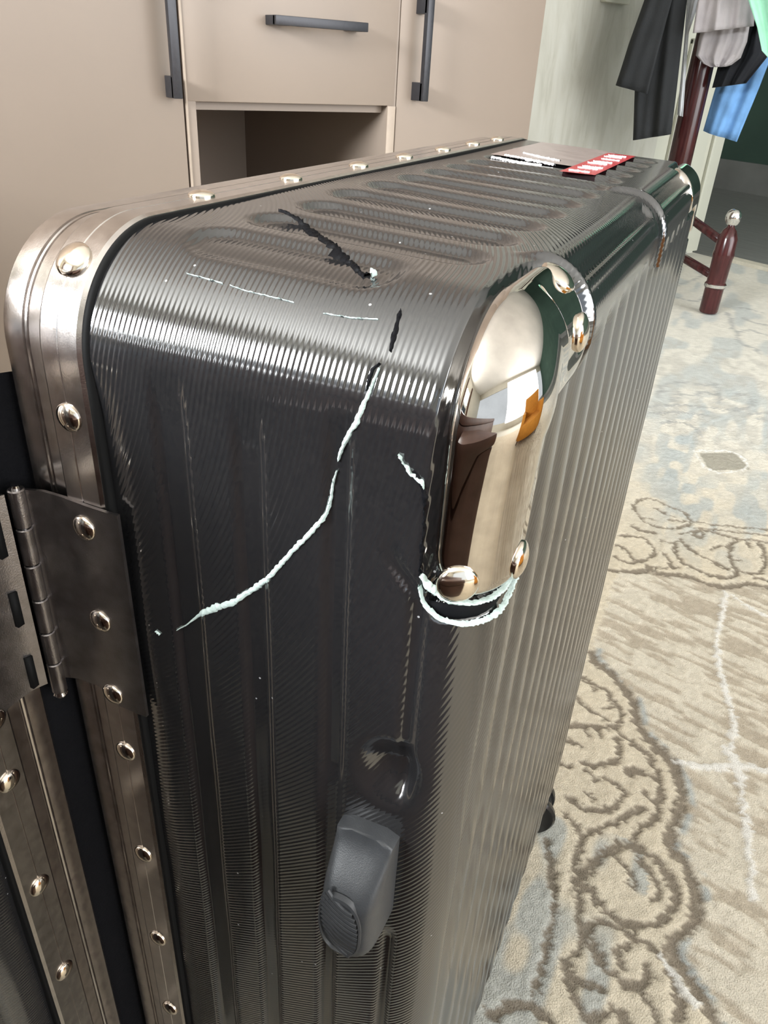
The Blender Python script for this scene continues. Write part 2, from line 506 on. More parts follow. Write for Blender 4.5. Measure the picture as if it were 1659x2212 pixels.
slab('wall_back_sill', -67, -64, -23, 7, FZ - 1, 12, MAT['dark_reflection_wall'])
slab('wall_back_lintel', -67, -64, -23, 7, 32, ZC, MAT['wall'])
slab('wall_right', -64, 134, 68, 70, FZ - 1, -8, MAT['wall'])
slab('wall_right_lintel', -64, 134, 68, 70, 36, ZC, MAT['wall'])
slab('trim_threshold', 77.6, 79.0, -48, 60, FZ - .25, FZ + .12, MAT['threshold'])
# window frame behind the photographer
m = MB()
T = lambda x, y, z: tuple(K(x, y, z))
for a, b in (((-64.6, -23, 12), (-63.6, -21.8, 32)), ((-64.6, 5.8, 12), (-63.6, 7, 32)), ((-64.6, -23, 30.8), (-63.6, 7, 32)), ((-64.6, -23, 12), (-63.6, 7, 13.2)), ((-64.6, -8.5, 12), (-63.6, -7.5, 32))):
    m.box(a, b, T=T, bev=.1)
m.build('window_frame', MAT['door_paint'], kind='structure')

# grained door leaf standing in the left wall, and a moulded leaf beside the opening
g = MB(); g.box((48.5, -51.9, FZ + .2), (66.6, -50.9, 44), T=T, bev=.08)
door1 = g.build('door_1', MAT['grain'], kind='structure')
g = MB(); g.box((55.7, -50.9, 4.8), (58.6, -50.3, 6.2), T=T, bev=.1)
g.build('latch_plate', MAT['door_paint'], door1)
d2 = MB(); d2.box((66.6, -52.2, FZ + .15), (77.4, -51.0, 44), T=T, bev=.1)
door2 = d2.build('door_2', MAT['door_paint'], kind='structure')
for a, b in (((68.4, FZ + 3), (75.6, 3)), ((68.4, 6), (75.6, 26))):
    m = MB()
    for x0, x1, z0, z1 in ((a[0], b[0], a[1], a[1] + .5), (a[0], b[0], b[1] - .5, b[1]), (a[0], a[0] + .5, a[1], b[1]), (b[0] - .5, b[0], a[1], b[1])):
        m.box((x0, -51.0, z0), (x1, -50.65, z1), T=T, bev=.1)
    m.box((a[0] + 1.3, -51.0, a[1] + 1.3), (b[0] - 1.3, -50.8, b[1] - 1.3), T=T, bev=.12)
    m.build('raised_panel', MAT['door_paint'], door2)

# ------------------------------------------------------------------ cabinets
NF, NB = -33.0, -50.9          # door fronts and cabinet backs
CA, CB, CC, CD = -24.0, 13.15, 23.46, 32.35
T = lambda x, y, z: tuple(K(x, y, z))
def handle(parent, c, z0, z1, horizontal=False):
    m = MB(); o = .9; w = .17
    if horizontal:
        m.box((z0, NF + o - .28, c - w), (z1, NF + o, c + w), T=T, bev=.03)
        for zz in (z0, z1 - .7): m.box((zz, NF - .05, c - w), (zz + .7, NF + o - .1, c + w), T=T, bev=.03)
    else:
        m.box((c - w, NF + o - .28, z0), (c + w, NF + o, z1), T=T, bev=.03)
        for zz in (z0, z1 - .75): m.box((c - w, NF - .05, zz), (c + w, NF + o - .1, zz + .75), T=T, bev=.03)
    return m.build('handle', MAT['handle'], parent)
def tall_cabinet(name, c0, c1, hinge_c, z0, z1, label):
    r = root(name, K((c0 + c1) / 2, (NF + NB) / 2, FZ), label, 'cabinet', 'built-in cabinets on the left wall')
    m = MB()
    m.box((c0, NB, FZ), (c0 + .45, NF - .5, 40), T=T); m.box((c1 - .45, NB, FZ), (c1, NF - .5, 40), T=T)
    m.box((c0, NB, FZ), (c1, NB + .3, 40), T=T); m.box((c0, NB, 39.5), (c1, NF - .5, 40), T=T); m.box((c0, NB, FZ + 1.4), (c1, NF - .5, FZ + 1.9), T=T)
    m.box((c0, NF - 1.6, FZ), (c1, NF - 1.2, FZ + 1.5), T=T)
    m.build('body', MAT['cabinet'], r, smooth=False)
    m = MB(); m.box((c0 + .05, NF - .45, FZ + 1.6), (c1 - .07, NF, 39.8), T=T, bev=.04)
    d = m.build('door', MAT['cabinet'], r)
    handle(d, hinge_c, z0, z1)
    return r
tall_cabinet('tall_cabinet', CA, CB, 12.55, -1.75, 2.9, 'wide taupe cabinet door left of the drawer, black upright handle at its right edge')
tall_cabinet('tall_cabinet', CC, CD, 24.5, -1.62, 2.55, 'narrow taupe cabinet door right of the drawer, black upright handle at its left edge')
r = root('drawer_cabinet', K((CB + CC) / 2, (NF + NB) / 2, FZ), 'taupe cabinet column with a drawer above an open niche', 'cabinet', 'built-in cabinets on the left wall')
m = MB()
m.box((CB, NB, FZ), (CB + .45, NF - .02, 40), T=T); m.box((CC - .45, NB, FZ), (CC, NF - .02, 40), T=T)
m.box((CB, NB + 2.2, FZ), (CC, NB + 2.6, 40), T=T)
m.box((CB + .45, NB + 2, -2.2), (CC - .45, NF - .5, -1.75), T=T); m.box((CB + .45, NB + 2, -10.4), (CC - .45, NF - .1, -9.9), T=T)
m.box((CB, NB, 39.5), (CC, NF - .5, 40), T=T)
m.build('body', MAT['cabinet'], r, smooth=False)
m = MB(); m.box((CC - .44, NF - .03, -9.8), (CC - .01, NF + .03, -1.9), T=T, bev=.01)
m.build('edge_strip', MAT['edge_band'], r)
m = MB(); m.box((CB + .02, NF - .03, -9.8), (CB + .1, NF + .03, 20), T=T, bev=.01)
m.build('edge_strip', MAT['edge_band'], r)
m = MB(); m.box((CB + .1, NF - .45, -1.88), (CC - .1, NF, 4.2), T=T, bev=.04)
dr = m.build('drawer', MAT['cabinet'], r)
handle(dr, 1.10, 16.8, 21.2, horizontal=True)
m = MB(); m.box((CB + .1, NF - .45, 4.3), (CC - .1, NF, 39.8), T=T, bev=.04)
m.build('upper_door', MAT['cabinet'], r)
m = MB(); m.box((CB + .1, NF - .45, FZ + 1.5), (CC - .1, NF, -10.0), T=T, bev=.04)
m.build('lower_door', MAT['cabinet'], r)

# ------------------------------------------------------------------ behind the photographer: furniture and curtains added for their reflections in the shell and the corner metal
r = root('reflection_chest', K(-17, 2, FZ), 'added unseen dark brown chest that darkens the reflection in the chrome corner guard', 'chest')
m = MB(); m.box((-22, -30, FZ + .8), (-9.2, 40, -2.4), T=T, bev=.5); m.build('body', MAT['brown'], r)
m = MB(); m.box((-22.4, -30.4, -2.4), (-8.8, 40.4, -.2), T=T, bev=.7); m.build('lid', MAT['brown'], r)
for c, n in ((-21, -29), (-21, 39), (-10.5, -29), (-10.5, 39)):
    m = MB(); m.lathe(K(c, n, FZ + .12), (0, 0, 1), [(.35, 0), (.5, .8)], 12); m.build('leg', MAT['wood'], r)
r = root('reflection_ottoman', (.6, -4.6, FZ), 'added, unseen dark brown ottoman mirrored in the left half of the corner guard', 'reflection_ottoman')  # added out of view to darken what the guard mirrors
m = MB(); m.box((-3.4, -8.4, FZ + 1.0), (4.8, -.7, -5.0), bev=.5); m.build('body', MAT['brown'], r)
m = MB(); m.box((-3.6, -8.6, -5.0), (5.0, -.5, -3.2), bev=.6); m.build('cushion', MAT['brown'], r)
for x, y in ((-2.8, -7.6), (4.2, -7.6), (-2.8, -1.4), (4.2, -1.4)):
    m = MB(); m.lathe((x, y, FZ + .12), (0, 0, 1), [(.3, 0), (.45, 1.1)], 12); m.build('leg', MAT['wood'], r)
def drape(name, rows, mat, parent=None, n=41, amp=.35, waves=7, th=.25, **k):
    """a hanging cloth: rows = [(left point, right point)], closed with thickness"""
    V = []; nr = len(rows)
    fr = []
    for L, Rr in rows: fr.append((np.array(L, float), np.array(Rr, float)))
    sub = 6
    rr = []
    for i in range(nr - 1):
        for q in range(sub):
            f = q / sub; rr.append(((1 - f) * fr[i][0] + f * fr[i + 1][0], (1 - f) * fr[i][1] + f * fr[i + 1][1]))
    rr.append(fr[-1]); nr = len(rr)
    ph = rng.rand(4) * 6
    for side in (1, -1):
        for i, (L, Rr) in enumerate(rr):
            d = Rr - L; w = np.linalg.norm(d); d = d / max(w, 1e-6)
            o = np.array([d[1], -d[0], 0]); o /= max(np.linalg.norm(o), 1e-6)
            for j in range(n):
                u = j / (n - 1)
                edge = math.sin(math.pi * u) ** .4
                f = amp * (math.sin(waves * u * math.pi + ph[0] + .5 * math.sin(i * .25 + ph[1])) + .4 * math.sin(waves * 2.3 * u * math.pi + ph[2] + i * .1)) * (.4 + .6 * i / nr)
                f += .12 * amp * math.sin(i * .9 + u * 9 + ph[3])
                V.append(L + d * w * u + o * (f + side * th * edge))
    a = gridfaces(nr, n); F = list(a) + [tuple(reversed([q + nr * n for q in f])) for f in a]
    N = nr * n
    for i in range(nr - 1):
        F.append((i * n, N + i * n, N + (i + 1) * n, (i + 1) * n)); F.append((i * n + n - 1, (i + 1) * n + n - 1, N + (i + 1) * n + n - 1, N + i * n + n - 1))
    for j in range(n - 1):
        F.append((j, j + 1, N + j + 1, N + j)); b = (nr - 1) * n
        F.append((b + j, N + b + j, N + b + j + 1, b + j + 1))
    return add(name, V, F, mat, parent, recalc=True, **k)
drape('curtain', [(K(-61, -37, 39), K(-61, -28, 39)), (K(-61, -38, 5), K(-61, -28, 5)), (K(-61, -37, FZ + .6), K(-61, -28, FZ + .6))], MAT['curtain'], amp=.6, waves=12, label='brown curtain added left of the window, unseen, for dark reflections', cat='curtain', group='added curtains of the window behind the photographer')
drape('curtain', [(K(-61, 12, 39), K(-61, 21, 39)), (K(-61, 12, 5), K(-61, 22, 5)), (K(-61, 12, FZ + .6), K(-61, 21, FZ + .6))], MAT['curtain'], amp=.6, waves=12, label='brown curtain added right of the window, unseen, for dark reflections', cat='curtain', group='added curtains of the window behind the photographer')
r = root('reflection_armchair', (30, 12, FZ), 'armchair with an orange cover, added unseen for the orange reflection in the corner guard', 'reflection_armchair')  # added out of view to give the guard an orange reflection
m = MB(); m.box((24, 4, FZ + 2), (40, 20, FZ + 8), bev=.8); m.build('seat', MAT['orange'], r)
m = MB(); m.box((37, 4, FZ + 7), (41, 20, FZ + 19), bev=1.0); m.build('backrest', MAT['orange'], r)
for y in (3, 19):
    m = MB(); m.box((25, y, FZ + 2), (40, y + 2.4, FZ + 12), bev=.7); m.build('armrest', MAT['orange'], r)
for x, y in ((25.5, 4.5), (39, 4.5), (25.5, 20), (39, 20)):
    m = MB(); m.lathe((x, y, FZ + .12), (0, 0, 1), [(.3, 0), (.5, 2.2)], 10); m.build('leg', MAT['wood'], r)

# ------------------------------------------------------------------ the suitcase
case = root('suitcase', (-2.3, 8.7, FZ), 'cracked glossy black hard-shell suitcase with gunmetal frame, standing open at its hinge', 'suitcase')
shell = build_shell('base_shell', case)
lidshell = build_shell('lid_shell', case, lid=True)
# linings close both halves
def lining(name, mapf=None):
    V, F = sweep([(-4.05, -.35), (-4.05, -.55), (-3.9, -.7)], RING)
    n = len(RING); F = list(F)
    F.append(tuple(i * 3 + 2 for i in range(n)))
    if mapf: V = mapf(V)
    return add(name, V, F, MAT['liner'], case, recalc=True, smooth=False)
lining('lining'); lining('lining', lidmap)
FR = [(-3.64, -.06), (-3.66, .015), (-3.69, .03), (-3.80, .03), (-3.842, .03), (-3.847, .024), (-3.853, .024), (-3.858, .03), (-3.99, .032), (-4.005, .025), (-4.01, -.015), (-4.05, -.02),
      (-4.15, -.025), (-4.155, -.045), (-4.165, -.045), (-4.17, -.026), (-4.185, -.022), (-4.19, -.04), (-4.20, -.04), (-4.205, -.018), (-4.30, -.010), (-4.36, -.014), (-4.395, -.04), (-4.405, -.30), (-4.30, -.36), (-4.05, -.36)]
V, F = sweep(FR, RING)
frame = add('base_frame', V, F, MAT['frame'], case, sharp=24)
lframe = add('lid_frame', lidmap(V), F, MAT['frame'], case, sharp=24)
SE = [(-3.615, -.05), (-3.62, .006), (-3.635, .014), (-3.662, .012), (-3.665, -.02)]
V, F = sweep(SE, RING)
add('rubber_seam', V, F, MAT['seal'], case); add('rubber_seam', lidmap(V), F, MAT['seal'], case)

# rivets: one mesh shared by all
m = MB(); m.lathe((0, 0, 0), (0, 0, 1), [(.098, -.02), (.104, .004), (.102, .014), (.088, .026), (.062, .038), (.034, .045), (.008, .047)], 24)
rv = m.build('rivet', MAT['rivet'], case, sharp=60)
rme = rv.data
# bring the shared mesh back to its own centre
cen = W((0, 0, 0)) - rloc(case)
for v in rme.vertices: v.co -= cen
bpy.data.objects.remove(rv)
def rivet_on(parent, p, n, sc=1.0): return put('rivet', rme, parent, p, frame_from_normal(n), sc)
riv = []
for z in (-2.196, -3.06, -3.92, -4.70, -5.42, -6.87, -8.32, -9.75, -11.2, -12.65): riv.append(((-3.85, YF - .03, z), (0, -1, 0)))
a = math.radians(46)
riv.append(((-3.85, YF + RC - (RC + .03) * math.cos(a), ZT - RC + (RC + .03) * math.sin(a)), (0, -math.cos(a), math.sin(a))))
for y in (5.08, 6.39, 7.74, 8.92, 10.15, 11.31, 12.43): riv.append(((-3.85, y, ZT + .03), (0, 0, 1)))
for p, n in riv:
    hg = n[0] == 0 and n[1] == -1 and -5 < p[2] < -2.8
    pp = np.array(p) + np.array(n) * (.03 if hg else 0)
    sc = 1.22 if n[1] != -1 and n[2] != 1 else 1.0
    rivet_on(frame, pp, n, sc)
    if n[1] == -1 or n[2] == 1 and p[1] < 9:
        R0 = frame_from_normal(n)
        put('rivet', rme, lframe, lidmap(pp), lidrot(R0))

m = MB()
s0 = np.array([-4.41, 3.62]); s1 = np.array([-4.62, 3.28])
m.box((0, 0, -14.2), (1, 1, -2.02), T=lambda x, y, z: (s0[0] + (s1[0] - s0[0]) * x + .03 * y, s0[1] + (s1[1] - s0[1]) * x + .05 * y, z))
m.build('hinge_gusset', MAT['liner'], case)
# hinge
ZH0, ZH1 = -4.82, -2.86
hin = MB()
def leaf(mapf=None):
    m = MB(); pr = [(-4.355, .11), (-4.30, .085), (-4.22, .058), (-4.02, .05), (-3.99, .055), (-3.80, .062), (-3.60, .062), (-3.52, .055)]
    V = []
    for (x, h) in pr:
        zt = ZH1 + (.0 if x < -4.0 else -.0); zb = ZH0 + (.12 if x < -3.95 else 0.0)
        for off in (0, -.028):
            for z in (zt, zb): V.append((x, YF - h - off, z))
    V = np.array(V)
    n = len(pr); F = []
    for i in range(n - 1):
        a, b = i * 4, (i + 1) * 4
        F += [(a, b, b + 1, a + 1), (a + 2, a + 3, b + 3, b + 2), (a, a + 2, b + 2, b), (a + 1, b + 1, b + 3, a + 3)]
    F += [(0, 1, 3, 2), ((n - 1) * 4, (n - 1) * 4 + 2, (n - 1) * 4 + 3, (n - 1) * 4 + 1)]
    if mapf: V = mapf(V)
    m.addm(V, F); return m
hp = leaf().build('hinge', MAT['hinge'], case)
m = leaf(lidmap); m.build('leaf', MAT['hinge'], hp, sharp=40)
px, py = -4.38, 3.355
nk = 6
for k in range(nk):
    za = ZH1 + .02 + (ZH0 - .04 - ZH1) * k / nk; zb = ZH1 + .02 + (ZH0 - .04 - ZH1) * (k + 1) / nk + .012
    m = MB(); m.lathe((px, py, za), (0, 0, -1), [(.052, 0), (.062, .008), (.062, za - zb - .008), (.052, za - zb)], 20)
    m.build('knuckle', MAT['hinge'], hp, sharp=30)
m = MB(); m.lathe((px, py, ZH1 + .05), (0, 0, -1), [(.030, 0), (.030, ZH1 - ZH0 + .09)], 14); m.lathe((px, py, ZH0 - .06), (0, 0, 1), [(.05, 0), (.06, .02), (.05, .05)], 16)
m.build('hinge_pin', MAT['steel'], hp)
# black blocks painting the shade inside clearance slots of the swung leaf
for z in (-3.2, -3.85, -4.5):
    m = MB(); q = [(x, YF - .098, zz) for x in (-4.285, -4.225) for zz in (z - .16, z + .16)] + [(x, YF - .04, zz) for x in (-4.285, -4.225) for zz in (z - .16, z + .16)]
    m.addm(lidmap(np.array(q)), [(0, 1, 3, 2), (4, 6, 7, 5), (0, 2, 6, 4), (1, 5, 7, 3), (0, 4, 5, 1), (2, 3, 7, 6)])
    m.build('slot_shade', MAT['seal'], hp)

# corner guards
def guard(name, pr):
    t0, t1, s0, s1 = pr
    nt_, ns_ = 150, 44
    uu = np.linspace(-1, 1, nt_); vv = np.linspace(-1, 1, ns_)
    A, B = np.meshgrid(uu, vv, indexing='ij')
    ht, hs = (t1 - t0) / 2, (s1 - s0) / 2
    rad = .36
    # squeeze the grid into a rounded rectangle
    tt = A * ht
    over = np.maximum(0, np.abs(tt) - (ht - rad))
    lim = hs - rad + np.sqrt(np.maximum(rad ** 2 - over ** 2, 0))
    Tt = (t0 + t1) / 2 + tt; S = (s0 + s1) / 2 + B * lim
    edge = np.minimum(1, np.minimum((1 - np.abs(B)) * lim / .10, 1)) * np.clip((ht - np.abs(tt)) / .10, 0, 1)
    off = -.075 + (.125 if pr is PROT else .085) * np.sqrt(np.clip(1 - (1 - edge) ** 2, 0, 1)) 
    bulge = (.07 if pr is PROT else .0) * np.exp(-(((Tt - 13.05) if pr is PROT else (Tt - (TC2 + .6))) / .75) ** 2) * (1 - np.abs(B) ** 2.2)
    press = -.035 * (ss(14.05, 14.2, Tt) if pr is PROT else 0 * Tt) * (1 - ss(.45, .75, np.abs(B)))
    P, n = surf(Tt, S, off + bulge + press, relief=False)
    return add(name, P.reshape(-1, 3), gridfaces(nt_, ns_), MAT['chrome'], case)
cg = guard('corner_guard', PROT)
for t, s in ((11.73, 2.66), (11.72, 3.15), (14.57, 2.68), (14.56, 3.06)):
    P, n = surf(t, s, .05 if t < 13 else .012, relief=False); rivet_on(cg, P, n, 1.25)
cg2 = guard('corner_guard', PROT2)

# cracks, following the shell surface
def ribbon(name, pts, wid, mat, off=.012, jag=.16, label=None, lift=.006, rel=True, step=.012):
    pts = np.array(pts, float); wid = np.array(wid, float)
    L = np.r_[0, np.cumsum(np.hypot(*np.diff(pts, axis=0).T))]
    n = max(6, int(L[-1] / step)); q = np.linspace(0, L[-1], n)
    t = np.interp(q, L, pts[:, 0]); s = np.interp(q, L, pts[:, 1]); w = np.interp(q, L, wid) * .62
    if n > 20:
        kk = np.ones(7) / 7
        t = np.convolve(np.pad(t, 3, 'edge'), kk, 'valid'); s = np.convolve(np.pad(s, 3, 'edge'), kk, 'valid')
    dt, ds = np.gradient(t), np.gradient(s)
    k = np.ones(5) / 5
    if n > 12: dt = np.convolve(np.pad(dt, 2, 'edge'), k, 'valid'); ds = np.convolve(np.pad(ds, 2, 'edge'), k, 'valid')
    nn = np.hypot(dt, ds) + 1e-9; ot, os_ = -ds / nn, dt / nn
    V = []
    cols = (-1, -.6, 0, .6, 1)
    hgt = (-.02, lift * .6, lift, lift * .6, -.02)
    j1 = 1 + jag * np.convolve(rng.randn(n + 2), (.5, .8, .5), 'valid'); j2 = 1 + jag * np.convolve(rng.randn(n + 2), (.5, .8, .5), 'valid')
    for c_, h_ in zip(cols, hgt):
        jj = np.where(c_ < 0, j1, j2)
        P, _ = surf(t + ot * w * c_ * jj * .5, s + os_ * w * c_ * jj * .5, off + h_ + (.004 * rng.randn(n) if lift else 0), relief=rel)
        V.append(P)
    V = np.stack(V, 1).reshape(-1, 3)
    return add(name, V, gridfaces(n, 5), mat, case, label=label, recalc=False)
white = [(13.0, 2.07), (12.85, 2.04), (12.73, 2.01), (12.63, 1.98), (12.5, 1.91), (12.38, 1.86), (12.32, 1.853)]
ribbon('crack', white, [.012, .03, .06, .06, .05, .04, .006], MAT['crack_white'], label='pale upper part of the long crack')
w2 = [(12.28, 1.85), (12.18, 1.82), (12.05, 1.81), (11.95, 1.79), (11.89, 1.75), (11.77, 1.67), (11.67, 1.59), (11.58, 1.53), (11.46, 1.45), (11.3, 1.34), (11.18, 1.23), (11.1, 1.14), (11.03, 1.07), (10.95, .94), (10.85, .81), (10.74, .71), (10.66, .64), (10.6, .58), (10.58, .54)]
ribbon('crack', w2, [.012, .025, .03, .045, .06, .055, .06, .06, .065, .07, .075, .085, .09, .10, .075, .035, .02, .015, .006], MAT['crack_white'], label='long white curved crack across the narrow side')
ribbon('crack', [(10.52, .36), (10.50, .40)], [.02, .02], MAT['crack_white'], step=.006)
ribbon('crack', [(13.40, 2.07), (13.36, 2.075), (13.29, 2.085), (13.21, 2.09), (13.13, 2.10), (13.09, 2.10)], [.01, .05, .055, .055, .04, .01], MAT['crack_dark'], off=.008, label='open black slit over the edge')
ribbon('crack', [(13.02, 2.06), (12.97, 2.03), (12.92, 2.025), (12.84, 2.02)], [.01, .04, .04, .01], MAT['crack_dark'], off=.010)
ribbon('crack', [(14.74, .48), (14.69, .71), (14.62, .80), (14.5, .93), (14.19, 1.16), (14.08, 1.28), (14.0, 1.38), (13.96, 1.46), (13.89, 1.56), (13.76, 1.66), (13.73, 1.72)],
       [.01, .03, .08, .09, .07, .08, .10, .09, .06, .06, .09], MAT['crack_dark'], off=.012, jag=.5, lift=.004, label='jagged black crack across the pressed panels of the top')
ribbon('crack', [(13.78, 1.72), (13.75, 1.77), (13.70, 1.76)], [.02, .03, .015], MAT['crack_white'], off=.035, step=.008)
ribbon('crack', [(12.50, 2.24), (12.43, 2.29), (12.38, 2.345), (12.36, 2.40), (12.30, 2.42)], [.005, .025, .045, .035, .01], MAT['crack_white'], off=.012, jag=.9, lift=.012, label='torn white nick beside the corner guard')
ribbon('crack', [(12.41, 2.33), (12.35, 2.39), (12.21, 2.425), (12.08, 2.43), (11.9, 2.43), (11.7, 2.43)], [.02, .04, .035, .03, .035, .02], MAT['crack_dark'], off=.01, jag=.5)
ribbon('cavity_shade', [(11.50, 2.46), (11.46, 2.62), (11.44, 2.9), (11.47, 3.15), (11.53, 3.30)], [.08, .19, .21, .18, .05], MAT['crack_dark'], off=-.015, rel=False, jag=.05, lift=0, label='painted black shade in the split below the corner guard')  # black ribbon painting the shade inside the split
ribbon('crack', [(11.74, 2.44), (11.66, 2.50), (11.58, 2.62), (11.54, 2.78), (11.545, 2.95), (11.56, 3.1), (11.60, 3.26), (11.66, 3.36)], [.02, .09, .07, .03, .035, .05, .05, .02], MAT['crack_white'], off=.02, rel=False, lift=.02, label='torn white rim directly under the corner guard')
ribbon('crack', [(11.66, 2.44), (11.52, 2.48), (11.43, 2.58), (11.385, 2.74), (11.375, 2.92), (11.385, 3.08), (11.42, 3.24), (11.52, 3.33), (11.62, 3.38)], [.03, .03, .035, .045, .04, .035, .03, .025, .02], MAT['crack_white'], off=.02, rel=False, lift=.02, label='lower torn white rim of the split')
for a in ([(13.31, .98), (13.29, 1.14), (13.29, 1.26), (13.28, 1.45)], [(13.25, 1.63), (13.26, 1.82), (13.29, 1.98)], [(13.33, .66), (13.32, .84), (13.31, .95)]):
    ribbon('scratch', a, [.003, .006, .008, .003][:len(a)], MAT['crack_white'], off=.005, jag=1.1, lift=.002)

# rubber foot on the narrow side
def rubber_foot(zt, zb, mapf=None):
    m = MB(); nr, ns = 26, 24; V = []
    xc = -1.49; hw = .24
    for i in range(nr):
        f = i / (nr - 1); z = zt + (zb - zt) * f
        # silhouette and height along the foot
        w = hw * min(1, (1 - (1 - min(1, f / .16)) ** 2) ** .5 + .55 if f < .16 else 1) * (1 if f < .78 else (1 - ((f - .78) / .22) ** 2.2) ** .5 * .75 + .25 if f < 1 else .25)
        h = .05 + .31 * ss(0, .42, f) - .05 * ss(.8, 1.0, f)
        for j in range(ns):
            a = math.pi * j / (ns - 1); ca, sa = math.cos(a), math.sin(a)
            x = xc + w * np.sign(ca) * abs(ca) ** .45; y = YF - h * abs(sa) ** .5
            V.append((x, y + (.12 if j in (0, ns - 1) else 0), z))
    V = np.array(V); F = gridfaces(nr, ns)
    F.append(tuple(range(ns))); F.append(tuple((nr - 1) * ns + k for k in range(ns))[::-1])
    if mapf: V = mapf(V)
    ft = add('side_foot', V, F, MAT['foot'], case, recalc=True, sharp=55)
    # ribbed oval wear face
    mo = MB(); n = 40
    zc, hz, hx = zt + (zb - zt) * .64, (zt - zb) * .31, .18
    for k, (sc, yo) in enumerate(((1.0, 0),)):
        V = []
        for ring, (q, yy) in enumerate(((1.06, -.33), (1.04, -.372), (.96, -.38), (.92, -.36))):
            for i in range(n):
                a = 2 * math.pi * i / n
                V.append((xc - .03 + hx * q * np.sign(math.cos(a)) * abs(math.cos(a)) ** .8, YF + yy + .03 * (.5 - .5 * math.sin(a)) , zc + hz * q * np.sign(math.sin(a)) * abs(math.sin(a)) ** .8))
        F = []
        for rr in range(3):
            for i in range(n): F.append((rr * n + i, rr * n + (i + 1) % n, (rr + 1) * n + (i + 1) % n, (rr + 1) * n + i))
        F.append(tuple(3 * n + i for i in range(n)))
        V = np.array(V); V = mapf(V) if mapf else V
        mo.addm(V, F)
    mo.build('wear_pad', MAT['foot'], ft)
    for k in range(11):
        f = -.84 + 1.60 * k / 10
        w = hx * .9 * math.sqrt(max(.02, 1 - abs(f) ** 2.3)); z = zc + hz * f
        pts = []
        for q in np.linspace(-1, 1, 9):
            zz = z - .09 * q + .05 * (q * q)
            pts.append((xc - .03 + w * q, YF - .362 + .03 * (.5 - .5 * (zz - zc) / hz), zz))
        pts = np.array(pts); pts = mapf(pts) if mapf else pts
        mm = MB(); mm.tube(pts, .022, 8); mm.build('tread_rib', MAT['foot'], ft)
rubber_foot(-5.10, -6.30)
rubber_foot(-12.2, -13.5)

# luggage stickers and writing on the far part of the top
def decal(name, y0, y1, x0, x1, mat, off=.012, label=None, shear=0.0):
    t0 = TT + (y0 - YF - RC); t1 = TT + (y1 - YF - RC)
    A, B = np.meshgrid(np.linspace(t0, t1, max(3, int((t1 - t0) / .03))), np.linspace(x0 - XF, x1 - XF, max(3, int((x1 - x0) / .05))), indexing='ij')
    A = A + shear * (B - (x0 - XF))
    P, n = surf(A, B, off, relief=False)
    return add(name, P.reshape(-1, 3), gridfaces(*A.shape), mat, case, label=label)
film = newmat('pink_reflection_film')[0]
fb = film.node_tree.nodes['Principled BSDF']; fb.inputs['Base Color'].default_value = (.26, .20, .19, 1); fb.inputs['Roughness'].default_value = .22; fb.inputs['IOR'].default_value = 1.9  # pinkish base colour paints the pale reflection on the film
nt = film.node_tree; bump(nt, fb, noise(nt, coords(nt), 60, 2), .0006)
decal('sticker', 10.6, 13.3, -3.35, -2.15, film, off=.012, label='sticker film with a painted pinkish reflection at the far end of the top')
decal('sticker', 9.9, 12.9, -2.25, -1.85, MAT['red'], off=.014, label='small red sticker with illegible white lettering', shear=.35)
def stroke(pts, w, mat, off):
    P = [((TT + (y - YF - RC)), x - XF) for x, y in pts]
    return P, w
for pts in ([(-3.25, 10.35), (-2.9, 10.2), (-2.55, 10.25)], [(-3.2, 10.75), (-2.85, 10.65), (-2.45, 10.5)], [(-3.1, 11.3), (-2.8, 11.1), (-2.5, 11.0)]):
    ribbon('lettering', [((TT + (y - YF - RC)), x - XF) for x, y in pts], [.10, .16, .08], MAT['white_print'], off=.02, jag=.1, lift=.001, rel=False)
for k, y in enumerate((10.15, 10.55, 10.75, 11.25, 11.5, 11.95, 12.35, 12.6)):
    xa = -2.21 + .02 * (k % 3); sh = .35 * 0
    ribbon('lettering', [((TT + (yy - YF - RC)), x - XF) for x, yy in ((xa, y), (xa + .12, y + .05), (xa + .27, y + .07))], [.08, .11, .06], MAT['white_print'], off=.022, jag=.12, lift=.001, rel=False)

# casters
def caster(x, y, ang):
    m = MB(); zt = ZB + .05
    d = np.array([math.cos(ang), math.sin(ang), 0]); sd = np.array([-d[1], d[0], 0])
    c = np.array([x, y, 0]) + d * .35
    m.lathe((x, y, zt + .1), (0, 0, -1), [(.55, 0), (.55, .18), (.35, .28)], 20)
    T2 = lambda a, b, z: tuple(c + d * a + sd * b + np.array([0, 0, z]))
    m.box((-.75, -.42, ZB - .62), (.5, .42, ZB - .12), T=T2, bev=.16)
    cs = m.build('caster', MAT['caster'], case)
    for sg in (-1, 1):
        w = MB(); w.lathe(c + sd * sg * .30 + np.array([0, 0, FZ + .62]), sd * sg, [(.40, -.12), (.60, -.12), (.62, -.05), (.62, .05), (.56, .11), (.25, .13)], 24)
        w.build('wheel', MAT['caster'], cs)
caster(-1.65, 13.2, .25); caster(-1.9, 4.6, .5)
def lidpt(x, y): q = lidmap(np.array([x, y, 0.0])); return q[0], q[1]
a = lidpt(-1.7, 13.1); caster(a[0], a[1], 2.5); a = lidpt(-1.9, 4.6); caster(a[0], a[1], 2.2)

